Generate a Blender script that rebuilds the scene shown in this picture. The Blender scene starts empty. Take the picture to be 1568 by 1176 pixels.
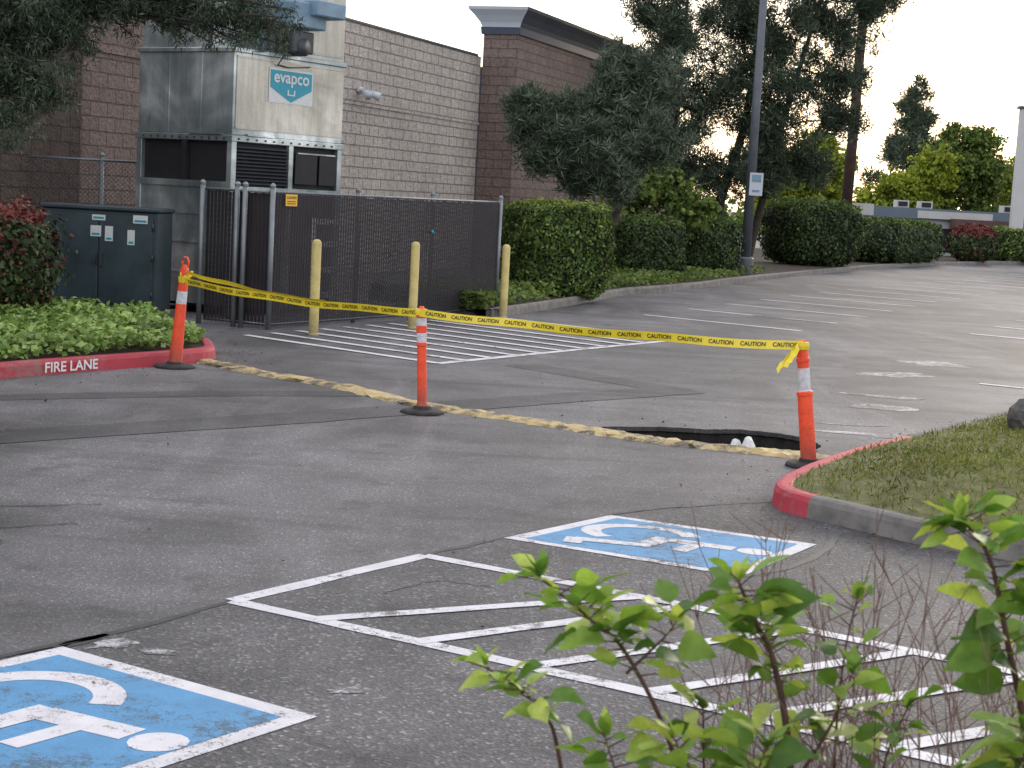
import bpy, math, random
import numpy as np
from mathutils import Vector, Matrix
random.seed(7); rng=np.random.default_rng(7)
sc=bpy.context.scene
D=bpy.data
# ------------------------------------------------------------------ helpers
def link(o,parent=None):
    sc.collection.objects.link(o)
    if parent: o.parent=parent
    return o
def empty(name,loc=(0,0,0),rz=0,rot=None):
    o=D.objects.new(name,None); o.empty_display_size=.2; o.location=loc
    o.rotation_euler=rot if rot else (0,0,rz)
    return link(o)
class MB:
    def __init__(s): s.v=[];s.f=[];s.m=[];s.s=[]
    def add(s,vs,fs,m=0,smooth=False):
        b=len(s.v); s.v+= [tuple(q) for q in vs]
        for f in fs: s.f.append(tuple(b+i for i in f)); s.m.append(m); s.s.append(smooth)
    def box(s,x0,x1,y0,y1,z0,z1,m=0,bv=0):
        if bv:
            b=bv
            vs=[];
            for (z,i) in ((z0,0),(z0+b,1),(z1-b,1),(z1,0)):
                o=b if i==0 else 0
                X0,X1,Y0,Y1=x0+o,x1-o,y0+o,y1-o
                if i==0: c=[(X0,Y0),(X0,Y0),(X1,Y0),(X1,Y0),(X1,Y1),(X1,Y1),(X0,Y1),(X0,Y1)]
                else: c=[(X0,Y0+b),(X0+b,Y0),(X1-b,Y0),(X1,Y0+b),(X1,Y1-b),(X1-b,Y1),(X0+b,Y1),(X0,Y1-b)]
                vs+=[(p[0],p[1],z) for p in c]
            fs=[]
            for k in range(3):
                for j in range(8):
                    a=k*8+j; c=k*8+(j+1)%8; fs.append((a,c,c+8,a+8))
            fs.append((7,5,3,1)); fs.append((25,27,29,31))
            s.add(vs,fs,m)
        else:
            vs=[(x0,y0,z0),(x1,y0,z0),(x1,y1,z0),(x0,y1,z0),(x0,y0,z1),(x1,y0,z1),(x1,y1,z1),(x0,y1,z1)]
            s.add(vs,[(0,3,2,1),(4,5,6,7),(0,1,5,4),(1,2,6,5),(2,3,7,6),(3,0,4,7)],m)
    def tube(s,pts,rad,seg=8,m=0,cap=True):
        pts=[Vector(p) for p in pts]
        if not hasattr(rad,'__len__'): rad=[rad]*len(pts)
        vs=[];fs=[]
        for i,p in enumerate(pts):
            t=(pts[min(i+1,len(pts)-1)]-pts[max(i-1,0)]).normalized()
            up=Vector((0,0,1)) if abs(t.z)<.9 else Vector((1,0,0))
            a=t.cross(up).normalized(); b=t.cross(a)
            for k in range(seg):
                w=2*math.pi*k/seg
                vs.append(p+(a*math.cos(w)+b*math.sin(w))*rad[i])
        for i in range(len(pts)-1):
            for k in range(seg):
                k2=(k+1)%seg
                fs.append((i*seg+k,i*seg+k2,(i+1)*seg+k2,(i+1)*seg+k))
        if cap and seg>2:
            fs.append(tuple(range(seg))[::-1]); fs.append(tuple((len(pts)-1)*seg+k for k in range(seg)))
        s.add(vs,fs,m,seg>5)
    def lathe(s,prof,seg=24,mf=None,c=(0,0)):
        vs=[]
        for r,z in prof:
            for k in range(seg):
                w=2*math.pi*k/seg; vs.append((c[0]+r*math.cos(w),c[1]+r*math.sin(w),z))
        for i in range(len(prof)-1):
            m=mf((prof[i][1]+prof[i+1][1])/2,(prof[i][0]+prof[i+1][0])/2) if mf else 0
            s.add([vs[j] for j in range(i*seg,(i+2)*seg)],[(k,(k+1)%seg,seg+(k+1)%seg,seg+k) for k in range(seg)],m,True)
        s.add([vs[(len(prof)-1)*seg+k] for k in range(seg)],[tuple(range(seg))],mf(prof[-1][1],0) if mf else 0)
    def poly(s,pts,z=0,m=0):
        s.add([(p[0],p[1],z) for p in pts],[tuple(range(len(pts)))],m)
    def done(s,name,mats,parent=None,loc=None,rz=None):
        me=D.meshes.new(name); me.from_pydata(s.v,[],s.f)
        for m in mats: me.materials.append(m)
        me.polygons.foreach_set('material_index',s.m)
        me.polygons.foreach_set('use_smooth',s.s)
        me.update()
        o=D.objects.new(name,me)
        if loc: o.location=loc
        if rz is not None: o.rotation_euler=(0,0,rz)
        return link(o,parent)
def smooth_path(P,n=6):
    out=[];P=[Vector((p[0],p[1],p[2] if len(p)>2 else 0)) for p in P]
    for i in range(len(P)-1):
        p0=P[max(i-1,0)];p1=P[i];p2=P[i+1];p3=P[min(i+2,len(P)-1)]
        for k in range(n):
            t=k/n
            out.append(.5*((2*p1)+(p2-p0)*t+(2*p0-5*p1+4*p2-p3)*t*t+(3*p1-p0-3*p2+p3)*t**3))
    out.append(P[-1]); return out
def sweep(mb,path,prof,m=0,jit=0,z0=0):
    n=len(prof);vs=[];fs=[]
    for i,p in enumerate(path):
        t=path[min(i+1,len(path)-1)]-path[max(i-1,0)]; t=Vector((t.x,t.y,0)).normalized()
        nn=Vector((-t.y,t.x,0))
        for (o,z) in prof:
            j=random.uniform(-jit,jit)
            q=p+nn*(o+j); vs.append((q.x,q.y,z0+z+(random.uniform(-jit,jit)*.4 if z>.01 else 0)))
    for i in range(len(path)-1):
        for k in range(n-1):
            fs.append((i*n+k,(i+1)*n+k,(i+1)*n+k+1,i*n+k+1))
    fs.append(tuple(range(n))); fs.append(tuple((len(path)-1)*n+k for k in range(n))[::-1])
    mb.add(vs,fs,m,False)
def ribbon(mb,path,w,z,m=0,jit=0):
    vs=[]
    for i,p in enumerate(path):
        t=path[min(i+1,len(path)-1)]-path[max(i-1,0)]; t=Vector((t.x,t.y,0)).normalized(); nn=Vector((-t.y,t.x,0))
        for s_ in (-1,1):
            q=p+nn*s_*(w/2+random.uniform(-jit,jit)); vs.append((q.x,q.y,z))
    mb.add(vs,[(2*i,2*i+2,2*i+3,2*i+1) for i in range(len(path)-1)],m)
def textgeo(body,size):
    c=D.curves.new('tmp','FONT'); c.body=body; c.size=size; c.align_x='CENTER'; c.align_y='CENTER'; c.offset=size*.018
    o=D.objects.new('tmp',c); sc.collection.objects.link(o)
    dg=bpy.context.evaluated_depsgraph_get(); dg.update()
    me=D.meshes.new_from_object(o.evaluated_get(dg))
    v=[tuple(x.co) for x in me.vertices]; f=[tuple(p.vertices) for p in me.polygons]
    D.objects.remove(o); D.curves.remove(c); D.meshes.remove(me)
    return v,f
def addtext(mb,body,size,O,ux,uy,m=0,sx=1):
    v,f=textgeo(body,size); O=Vector(O);ux=Vector(ux);uy=Vector(uy)
    mb.add([O+ux*(p[0]*sx)+uy*p[1] for p in v],f,m)
# ------------------------------------------------------------------ materials
class NT:
    def __init__(s,name):
        s.mat=D.materials.new(name); s.mat.use_nodes=True; s.t=s.mat.node_tree; s.n=s.t.nodes; s.b=s.n['Principled BSDF']; s.out=s.n['Material Output']
        s.tc=s.n.new('ShaderNodeTexCoord')
    def L(s,a,b): s.t.links.new(a,b)
    def noise(s,scale,detail=4,rough=.6,vec=None,dist=0):
        n=s.n.new('ShaderNodeTexNoise'); n.inputs['Scale'].default_value=scale; n.inputs['Detail'].default_value=detail; n.inputs['Roughness'].default_value=rough; n.inputs['Distortion'].default_value=dist
        s.L(vec or s.tc.outputs['Object'],n.inputs['Vector']); return n.outputs['Fac']
    def mapped(s,scale,rz=0):
        m=s.n.new('ShaderNodeMapping'); m.inputs['Scale'].default_value=scale; m.inputs['Rotation'].default_value=(0,0,rz); s.L(s.tc.outputs['Object'],m.inputs['Vector']); return m.outputs[0]
    def ramp(s,fac,stops):
        r=s.n.new('ShaderNodeValToRGB'); e=r.color_ramp.elements
        while len(e)<len(stops): e.new(.5)
        for i,(p,c) in enumerate(stops):
            e[i].position=p; e[i].color=(*c,1) if hasattr(c,'__len__') else (c,c,c,1)
        s.L(fac,r.inputs['Fac']); return r.outputs['Color']
    def mix(s,fac,a,b,mode='MIX'):
        m=s.n.new('ShaderNodeMix'); m.data_type='RGBA'; m.blend_type=mode
        for sock,v in ((m.inputs[0],fac),(m.inputs[6],a),(m.inputs[7],b)):
            if isinstance(v,(int,float)): sock.default_value=v
            elif hasattr(v,'__len__'): sock.default_value=(*v,1)
            else: s.L(v,sock)
        return m.outputs[2]
    def bump(s,h,strength=.5,dist=.01):
        b=s.n.new('ShaderNodeBump'); b.inputs['Strength'].default_value=strength; b.inputs['Distance'].default_value=dist
        s.L(h,b.inputs['Height']); s.L(b.outputs[0],s.b.inputs['Normal']); return b
    def col(s,c):
        if hasattr(c,'__len__'): s.b.inputs['Base Color'].default_value=(*c,1)
        else: s.L(c,s.b.inputs['Base Color'])
    def rough(s,r,metal=0,spec=None):
        s.b.inputs['Roughness'].default_value=r; s.b.inputs['Metallic'].default_value=metal
        if spec is not None: s.b.inputs['Specular IOR Level'].default_value=spec
def simple(name,c,rough=.6,metal=0,var=.25,scale=6,bumpd=0,spec=None,dirt=0):
    t=NT(name); n=t.noise(scale,4)
    lo=tuple(x*(1-var) for x in c); hi=tuple(min(1,x*(1+var)) for x in c)
    cc=t.ramp(n,[(.3,lo),(.7,hi)])
    if dirt:
        sx=t.n.new('ShaderNodeSeparateXYZ'); t.L(t.tc.outputs['Object'],sx.inputs[0])
        ma=t.n.new('ShaderNodeMath'); ma.operation='MULTIPLY_ADD'; ma.inputs[1].default_value=.5; t.L(t.noise(22,4,.7),ma.inputs[0]); t.L(sx.outputs[2],ma.inputs[2])
        f=t.ramp(ma.outputs[0],[(.30,dirt),(.62,0.0)]); cc=t.mix(f,cc,(.09,.075,.065))
        f2=t.ramp(t.noise(30,4,.7),[(.60,0.),(.68,.55)]); cc=t.mix(f2,cc,tuple(x*.4 for x in c))
    t.col(cc); t.rough(rough,metal,spec)
    if bumpd: t.bump(t.noise(scale*6,3),.6,bumpd)
    return t.mat
def asphalt(name,base,coarse=1.0,speck=.5,top=4.0):
    t=NT(name)
    big=t.noise(.17,4,.55,dist=.8); mid=t.noise(1.1,4,.65)
    v=t.n.new('ShaderNodeTexVoronoi'); v.inputs['Scale'].default_value=95/coarse; t.L(t.tc.outputs['Object'],v.inputs['Vector'])
    sp=t.n.new('ShaderNodeSeparateColor'); t.L(v.outputs['Color'],sp.inputs[0])
    c0=tuple(base*k for k in (1.0,.965,1.01))
    c=t.ramp(big,[(.38,tuple(x*.58 for x in c0)),(.5,c0),(.64,tuple(x*1.45 for x in c0))])
    c=t.mix(.9,c,t.ramp(mid,[(.32,.66),(.68,1.3)]),'MULTIPLY')
    stv=t.mapped((1.4,.22,1),math.radians(30)); sn=t.noise(.55,4,.6,stv,1.0)
    c=t.mix(t.ramp(sn,[(.54,0.),(.72,.55)]),c,tuple(x*2.0 for x in c0))
    sn2=t.noise(.7,3,.6,t.mapped((.25,1.5,1),math.radians(35)),.6); c=t.mix(.8,c,t.ramp(sn2,[(.54,1.0),(.66,.55)]),'MULTIPLY')
    g=t.ramp(sp.outputs[0],[(0,.45),(.55,.85),(.86,1.15),(.95,2.2),(1,top)])
    c=t.mix(speck,c,g,'MULTIPLY')
    fine=t.noise(60,2,.8); c=t.mix(.6,c,t.ramp(fine,[(.3,.6),(.7,1.4)]),'MULTIPLY')
    oil=t.ramp(t.noise(2.3,2,.5),[(.62,1.0),(.70,.55)]); c=t.mix(.6,c,oil,'MULTIPLY')
    t.col(c); t.rough(.68,0,.4)
    h=t.mix(.5,v.outputs['Distance'],fine)
    t.bump(h,.55,.008*coarse)
    return t.mat
M={}
M['asph']=asphalt('asphalt_material',.104)
M['asph2']=asphalt('asphalt_coarse_material',.078,1.45,.65,3.4)
M['patch']=asphalt('asphalt_patch_material',.062,.8)
M['tar']=simple('tar_seal',(.03,.03,.033),.6,0,.4,12,.004)
def paint(name,c,under,wear=.42,sc_=14,w1=.4,w2=.35):
    t=NT(name); n=t.noise(sc_,6,.75); n2=t.noise(90,2,.8); n3=t.noise(1.5,3)
    m=t.mix(w1,n,n2); m=t.mix(w2,m,n3)
    f=t.ramp(m,[(wear-.035,0.0),(wear+.02,1.0)])
    cc=t.ramp(t.noise(5,4),[(.3,tuple(x*.78 for x in c)),(.7,c)])
    t.col(t.mix(f,under,cc)); t.rough(.65); t.bump(n2,.5,.005); return t.mat
M['white']=paint('white_road_paint',(.66,.65,.69),(.11,.105,.11),.462)
M['blue']=paint('blue_road_paint',(.085,.28,.52),(.06,.11,.16),.465)
M['whitef']=paint('old_white_paint',(.68,.67,.70),(.13,.125,.13),.45)
M['whitew']=paint('scuffed_white_paint',(.45,.44,.46),(.10,.097,.10),.53,9,.3,.3)
M['yel']=paint('worn_yellow_paint',(.56,.43,.20),(.12,.10,.075),.50,6)
M['red']=paint('red_curb_paint',(.46,.04,.065),(.26,.13,.12),.45)
M['conc']=simple('concrete',(.16,.15,.14),.85,0,.35,5,.006)
M['soil']=simple('soil',(.045,.032,.022),.95,0,.5,9,.03)
M['dirt']=simple('dark_dirt',(.016,.014,.012),.95,0,.5,9,.03)
M['steel']=simple('galvanised_steel',(.22,.24,.26),.5,.6,.2,4)
M['wire']=simple('wire_steel',(.055,.055,.062),.6,.3,.1,4)
M['slat']=simple('slat_plastic',(.024,.018,.023),.6,0,.4,2)
M['boll']=simple('bollard_paint',(.60,.49,.19),.6,0,.2,5,dirt=.5)
M['orange']=simple('orange_plastic',(.85,.08,.025),.5,0,.2,9,dirt=.6)
M['band']=simple('reflective_white',(.58,.58,.63),.4,0,.25,20)
M['rubber']=simple('black_rubber',(.026,.025,.026),.85,0,.4,10)
M['tape']=simple('tape_yellow',(.80,.62,.03),.35,0,.08,5)
M['ink']=simple('black_ink',(.012,.012,.012),.5,0,.05,5)
M['wtext']=simple('white_lettering',(.72,.72,.72),.5,0,.12,15)
M['green']=simple('transformer_green',(.030,.050,.060),.5,0,.4,1.8)
M['sticker']=simple('sticker_white',(.6,.62,.62),.5,0,.1,30)
M['yellow_s']=simple('sign_yellow',(.75,.42,.02),.5,0,.1,30)
M['teal']=simple('sign_teal',(.01,.27,.38),.45,0,.06,10)
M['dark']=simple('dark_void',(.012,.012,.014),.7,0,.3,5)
M['blk']=simple('grey_metal_dark',(.05,.055,.065),.5,.3,.2,5)
M['pole']=simple('pole_grey',(.10,.11,.13),.5,.2,.15,3)
M['fascia_l']=simple('fascia_light',(.50,.54,.60),.5,0,.05,2)  # on the cornice end face, sky light is put into this pale colour
M['fascia_d']=simple('fascia_dark',(.065,.075,.095),.5,0,.1,2)  # on the other cornice faces, shade is put into this dark colour
M['fascia_b']=simple('fascia_trim_blue',(.04,.055,.09),.5,0,.1,2)
M['bluegrey']=simple('bluegrey_paint',(.17,.27,.36),.5,0,.2,5)
M['litter']=simple('leaf_litter',(.12,.07,.035),.9,0,.6,20)
def sheet(name,stops,rough,metal,stain=.3):
    t=NT(name); n=t.noise(.9,3,.5,dist=.5); v=t.n.new('ShaderNodeTexVoronoi'); v.inputs['Scale'].default_value=18; t.L(t.tc.outputs['Object'],v.inputs['Vector'])
    c=t.ramp(n,stops); c=t.mix(.2,c,t.ramp(v.outputs['Distance'],[(0,.7),(.6,1.2)]),'MULTIPLY')
    s_=t.noise(1.0,5,.7,t.mapped((7,7,.8))); c=t.mix(stain,c,t.ramp(s_,[(.4,1.1),(.68,.45)]),'MULTIPLY')
    t.col(c); t.rough(rough,metal); t.bump(n,.15,.3); return t.mat
M['galv']=sheet('galvanised_sheet',[(.3,(.17,.21,.22)),(.5,(.35,.40,.405)),(.66,(.74,.80,.80))],.36,.62,.35)
M['cream']=sheet('weathered_metal_panel',[(.3,(.34,.33,.29)),(.52,(.47,.455,.395)),(.7,(.58,.565,.51))],.36,.45,.45)
def block(name,cols,mortar,bw=.42,rh=.21,ms=.013):
    t=NT(name); sx=t.n.new('ShaderNodeSeparateXYZ'); t.L(t.tc.outputs['Object'],sx.inputs[0])
    add=t.n.new('ShaderNodeMath'); add.operation='ADD'; t.L(sx.outputs[0],add.inputs[0]); t.L(sx.outputs[1],add.inputs[1])
    cx=t.n.new('ShaderNodeCombineXYZ'); t.L(add.outputs[0],cx.inputs[0]); t.L(sx.outputs[2],cx.inputs[1])
    dn=t.n.new('ShaderNodeTexNoise'); dn.inputs['Scale'].default_value=5; t.L(t.tc.outputs['Object'],dn.inputs['Vector'])
    vm=t.n.new('ShaderNodeVectorMath'); vm.operation='MULTIPLY_ADD'; vm.inputs[1].default_value=(.03,.03,.03); t.L(dn.outputs['Color'],vm.inputs[0]); t.L(cx.outputs[0],vm.inputs[2])
    b=t.n.new('ShaderNodeTexBrick'); t.L(vm.outputs[0],b.inputs['Vector'])
    b.inputs['Scale'].default_value=1; b.inputs['Brick Width'].default_value=bw; b.inputs['Row Height'].default_value=rh
    b.inputs['Mortar Size'].default_value=ms; b.inputs['Mortar Smooth'].default_value=.3; b.inputs['Bias'].default_value=0
    b.inputs['Color1'].default_value=(*cols[0],1); b.inputs['Color2'].default_value=(*cols[1],1); b.inputs['Mortar'].default_value=(*mortar,1)
    r=t.noise(11,4,.75); c=t.mix(.8,b.outputs['Color'],t.ramp(r,[(.3,.6),(.7,1.3)]),'MULTIPLY')
    st=t.noise(.4,4,.6); c=t.mix(.6,c,t.ramp(st,[(.3,.8),(.7,1.15)]),'MULTIPLY')
    sv=t.noise(1.0,4,.7,t.mapped((2.5,2.5,.25))); c=t.mix(.5,c,t.ramp(sv,[(.5,1.),(.72,.66)]),'MULTIPLY')
    t.col(c); t.rough(.9)
    inv=t.ramp(b.outputs['Fac'],[(0,1.0),(1,0.0)]); h=t.mix(.6,inv,t.ramp(t.noise(8,4,.75),[(.25,0.),(.75,1.)]))
    t.bump(h,1.0,.08); return t.mat
M['bcream']=block('cream_block',((.51,.455,.41),(.56,.505,.46)),(.29,.25,.22),.52,.26,.018)
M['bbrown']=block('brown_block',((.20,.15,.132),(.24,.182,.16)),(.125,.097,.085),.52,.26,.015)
M['bshade']=block('brown_block_shade',((.085,.062,.052),(.11,.08,.068)),(.06,.045,.038),.52,.26,.015)  # darker copy of the brown block, tree shade put into its colour
def foliage(name,stops,trans=.25,rough=.6,tcol=None,vein=False):
    t=NT(name); g=t.n.new('ShaderNodeNewGeometry')
    r=t.ramp(g.outputs['Random Per Island'],stops)
    n=t.noise(1.3,3); c=t.mix(.8,r,t.ramp(n,[(.3,.55),(.7,1.45)]),'MULTIPLY')
    if vein: c=t.mix(.6,c,t.ramp(t.noise(45,4,.7),[(.3,.65),(.7,1.3)]),'MULTIPLY')
    t.col(c); t.rough(rough,0,.25)
    if trans>0:
        tr=t.n.new('ShaderNodeBsdfTranslucent'); t.L(t.mix(1,c,tcol or (1.4,1.35,.75),'MULTIPLY'),tr.inputs['Color'])
        ms=t.n.new('ShaderNodeMixShader'); ms.inputs[0].default_value=trans
        t.L(t.b.outputs[0],ms.inputs[1]); t.L(tr.outputs[0],ms.inputs[2]); t.L(ms.outputs[0],t.out.inputs['Surface'])
    return t.mat
M['pine']=foliage('pine_needles',[(0,(.026,.040,.026)),(.6,(.056,.080,.050)),(1,(.10,.135,.08))],.0)
M['pinel']=foliage('pine_needles_light',[(0,(.042,.063,.042)),(.6,(.084,.116,.076)),(1,(.15,.19,.12))],.0)
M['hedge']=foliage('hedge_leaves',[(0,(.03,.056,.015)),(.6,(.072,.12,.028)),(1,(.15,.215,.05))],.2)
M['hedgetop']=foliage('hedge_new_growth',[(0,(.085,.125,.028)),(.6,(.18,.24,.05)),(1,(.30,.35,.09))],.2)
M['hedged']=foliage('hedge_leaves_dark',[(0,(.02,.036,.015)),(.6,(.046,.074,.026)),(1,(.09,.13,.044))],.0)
M['ivy']=foliage('ivy_leaves',[(0,(.09,.16,.03)),(.5,(.19,.31,.065)),(1,(.38,.48,.18))],.2)
M['bright']=foliage('bright_leaves',[(0,(.12,.17,.02)),(.5,(.23,.30,.04)),(1,(.42,.44,.07))],.4)
M['green2']=foliage('mid_leaves',[(0,(.06,.10,.028)),(.5,(.12,.18,.045)),(1,(.21,.27,.07))],.3)
M['redleaf']=foliage('red_leaves',[(0,(.06,.04,.02)),(.5,(.15,.035,.035)),(1,(.26,.09,.07))],.2,tcol=(1.6,.8,.7))
M['grass']=foliage('grass_blades',[(0,(.07,.10,.02)),(.5,(.15,.18,.04)),(.85,(.22,.23,.065)),(1,(.30,.24,.12))],.2)
M['fg']=foliage('sprout_leaves',[(0,(.06,.13,.025)),(.35,(.13,.24,.045)),(.7,(.24,.36,.075)),(1,(.42,.49,.13))],.40,.38,vein=True)
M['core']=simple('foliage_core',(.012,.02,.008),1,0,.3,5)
M['bark']=simple('bark',(.05,.038,.032),.9,0,.4,9,.03)
M['stem']=simple('stem_red',(.085,.035,.028),.6,0,.4,40)
M['twig']=simple('twig_dry',(.17,.10,.08),.8,0,.4,40)
M['moss']=simple('mossy_ground',(.12,.12,.045),.95,0,.5,5,.03)
M['stone']=simple('rock_stone',(.10,.095,.09),.9,0,.6,9,.03)
# ------------------------------------------------------------------ ground
hole=[(.80,15.06),(1.15,15.18),(1.5,15.30),(1.85,15.28),(2.2,15.40),(2.55,15.30),(2.80,15.05),(2.84,14.7),(2.72,14.22),(2.3,14.20),(1.95,14.30),(1.6,14.42),(1.3,14.56),(1.02,14.78)]
cx,cy=1.9,14.8; N=96
def raypoly(poly,ang):
    d=(math.cos(ang),math.sin(ang)); best=None
    for i in range(len(poly)):
        x1,y1=poly[i][0]-cx,poly[i][1]-cy; x2,y2=poly[(i+1)%len(poly)][0]-cx,poly[(i+1)%len(poly)][1]-cy
        ex,ey=x2-x1,y2-y1; den=d[0]*ey-d[1]*ex
        if abs(den)<1e-9: continue
        t=(x1*ey-y1*ex)/den; u=(x1*d[1]-y1*d[0])/den
        if t>0 and -1e-6<=u<=1+1e-6: best=t if best is None else max(best,t)
    return best or .1
rim=[]
for k in range(N):
    a=2*math.pi*k/N; r=raypoly(hole,a)*random.uniform(.97,1.03); rim.append((cx+r*math.cos(a),cy+r*math.sin(a)))
g=MB(); vs=[(p[0],p[1],0) for p in rim]
for R in (2.5,7,25,100,900):
    vs+=[(cx+R*math.cos(2*math.pi*k/N),cy+R*math.sin(2*math.pi*k/N),0) for k in range(N)]
fs=[(i*N+k,(i+1)*N+k,(i+1)*N+(k+1)%N,i*N+(k+1)%N) for i in range(5) for k in range(N)]
g.add(vs,fs,0); g.done('asphalt_parking_lot_ground',[M['asph']])
hm=MB(); vs=[];
for (s_,z) in ((1,0),(1.0,-.04),(1.04,-.055),(.97,-.22),(.6,-.30)):
    vs+=[(cx+(p[0]-cx)*s_,cy+(p[1]-cy)*s_,z+(random.uniform(-.02,.02) if z<-.1 else 0)) for p in rim]
hm.v+=vs
for i in range(4):
    for k in range(N): hm.f.append((i*N+k,i*N+(k+1)%N,(i+1)*N+(k+1)%N,(i+1)*N+k)); hm.m.append(0 if i<1 else 1); hm.s.append(False)
hm.f.append(tuple(4*N+k for k in range(N)));hm.m.append(1);hm.s.append(False)
hm.done('sinkhole',[M['patch'],M['dirt']])
def inpoly(x,y,poly):
    c=np.zeros(len(x),bool); n=len(poly); j=n-1
    for i in range(n):
        xi,yi=poly[i][0],poly[i][1]; xj,yj=poly[j][0],poly[j][1]
        m=((yi>y)!=(yj>y))&(x<(xj-xi)*(y-yi)/(yj-yi+1e-12)+xi); c^=m; j=i
    return c
ch=MB(); 
def chunk(x,y,s_,m,h=1.,z=-.005):
    pts=[]
    for k in range(7):
        w=k/7*6.28; pts.append((x+s_*math.cos(w)*random.uniform(.6,1.1),y+s_*math.sin(w)*random.uniform(.6,1.1)))
    tx_=random.uniform(-.5,.5)
    vs=[(p[0],p[1],z) for p in pts]+[(x+(p[0]-x)*.6,y+(p[1]-y)*.6,z+h*s_*random.uniform(.5,1.0)+tx_*(p[0]-x)*.5) for p in pts]+[(x,y,z+h*s_*1.1)]
    ch.add(vs,[(k,(k+1)%7,7+(k+1)%7,7+k) for k in range(7)]+[(7+k,7+(k+1)%7,14) for k in range(7)],m)
chunk(2.10,14.16,.085,0,1.0,.02); chunk(2.0,14.21,.055,0,1.,.02)
k_=0
while k_<26:
    x=random.gauss(1.9,.9); y=random.gauss(14.9,.8)
    hx=cx+(x-cx)*.88; hy=cy+(y-cy)*.88
    if inpoly(np.array([x,hx]),np.array([y,hy]),hole).any(): continue
    chunk(x,y,random.uniform(.008,.02),1); k_+=1
ch.done('broken_asphalt_chunks',[M['sticker'],M['patch']])
seam=[(-6.2,.9),(-2.14,6.80),(-1.93,7.02),(-1.34,7.97),(-.45,9.23),(0,9.83),(.71,10.75),(1.15,11.15),(1.95,11.6)]
st=MB(); st.poly(seam+[(3.2,10.2),(7,8),(12,1),(8,-6),(-8,-6)],.004); st.done('parking_stall_pavement',[M['asph2']])
tr=MB()
ribbon(tr,[p+Vector((random.uniform(-.015,.015),random.uniform(-.015,.015),0)) for p in smooth_path(seam,7)],.04,.0065,0,.012)
ribbon(tr,smooth_path([(1.37,9.12),(1.75,9.5),(2.02,10.02),(2.2,10.55)],5),.05,.0065,0,.012)
for P in ([(-4.6,9.5),(-3.4,9.9),(-2.6,10.2)],[(-3.8,9.55),(-3.2,9.3),(-2.55,9.6)],[(-.6,8.3),(-.35,8.62),(-.05,8.55)]):
    ribbon(tr,[p+Vector((random.uniform(-.02,.02),random.uniform(-.02,.02),0)) for p in smooth_path(P,9)],.012,.006,0,.003)
tr.done('tar_crack_seal',[M['tar']])
pm=MB()
ribbon(pm,smooth_path([(.1,20.3),(.9,19.4),(1.9,18.35)],5),.55,.003,0,.02)
ribbon(pm,smooth_path([(2.0,18.5),(.2,16.75),(-2.2,14.3),(-5.6,11.2)],10),.6,.0045,0,.02)
ribbon(pm,smooth_path([(-8,13.2),(-5.0,14.7),(-3.0,15.9),(-1.6,16.5)],8),.4,.003,0,.02)
pm.done('asphalt_trench_patch',[M['patch']])
def blobpoly(x,y,a,b,ang,n=18):
    o=[]
    for k in range(n):
        w=2*math.pi*k/n; r=random.uniform(.6,1.2); u=a*r*math.cos(w);v_=b*r*math.sin(w)
        o.append((x+u*math.cos(ang)-v_*math.sin(ang),y+u*math.sin(ang)+v_*math.cos(ang)))
    return o
du=MB()
for (x,y,a,b,an,z) in ((3.65,15.5,.65,.16,-.1,.003),(4.1,17.8,.35,.3,.1,.003),(5.1,21.6,.6,.3,.5,.003),(6.1,23.6,.45,.5,.9,.003),(-1.72,7.12,.13,.08,.6,.0066),(-1.50,7.02,.10,.05,-.4,.0066),(-.62,6.62,.10,.05,.3,.0066),(4.4,18.9,.5,.15,-.3,.003),(3.4,16.2,.4,.1,.0,.003)):
    du.poly(blobpoly(x,y,a,b,an),z)
du.done('paint_scuffs',[M['whitew']])
# ------------------------------------------------------------------ markings
def line(mb,a,b,w,z=.008,m=0):
    a=Vector((*a,0));b=Vector((*b,0));n_=max(2,int((b-a).length/.25))
    ribbon(mb,[a.lerp(b,i/n_) for i in range(n_+1)],w,z,m,.006)
ai=MB(); W=.10
F1=Vector((-1.34,7.97)); F2=Vector((-.45,9.23)); E1=Vector((2.6,5.62)); E2=Vector((3.7,6.62))
line(ai,F1,F2,W,.0072); line(ai,F1,(.49,6.90),W,.0078); line(ai,(.45,6.92),E1,W,.0084)
line(ai,F2,(.91,8.42),W,.0078); line(ai,(.87,8.445),E2,W,.0084)
for i,(a,b) in enumerate([((-.91,7.70),(.72,8.50)),((-.38,7.40),(.98,8.36)),((.15,7.10),(1.50,8.0)),((.68,6.82),(1.98,7.68)),((1.10,6.55),(2.45,7.35)),((1.6,6.25),(2.9,7.05)),((2.1,5.95),(3.3,6.85))]):
    line(ai,a,b,W*.9,.0090+.0004*i)
ai.done('access_aisle_markings',[M['white']])
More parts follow.
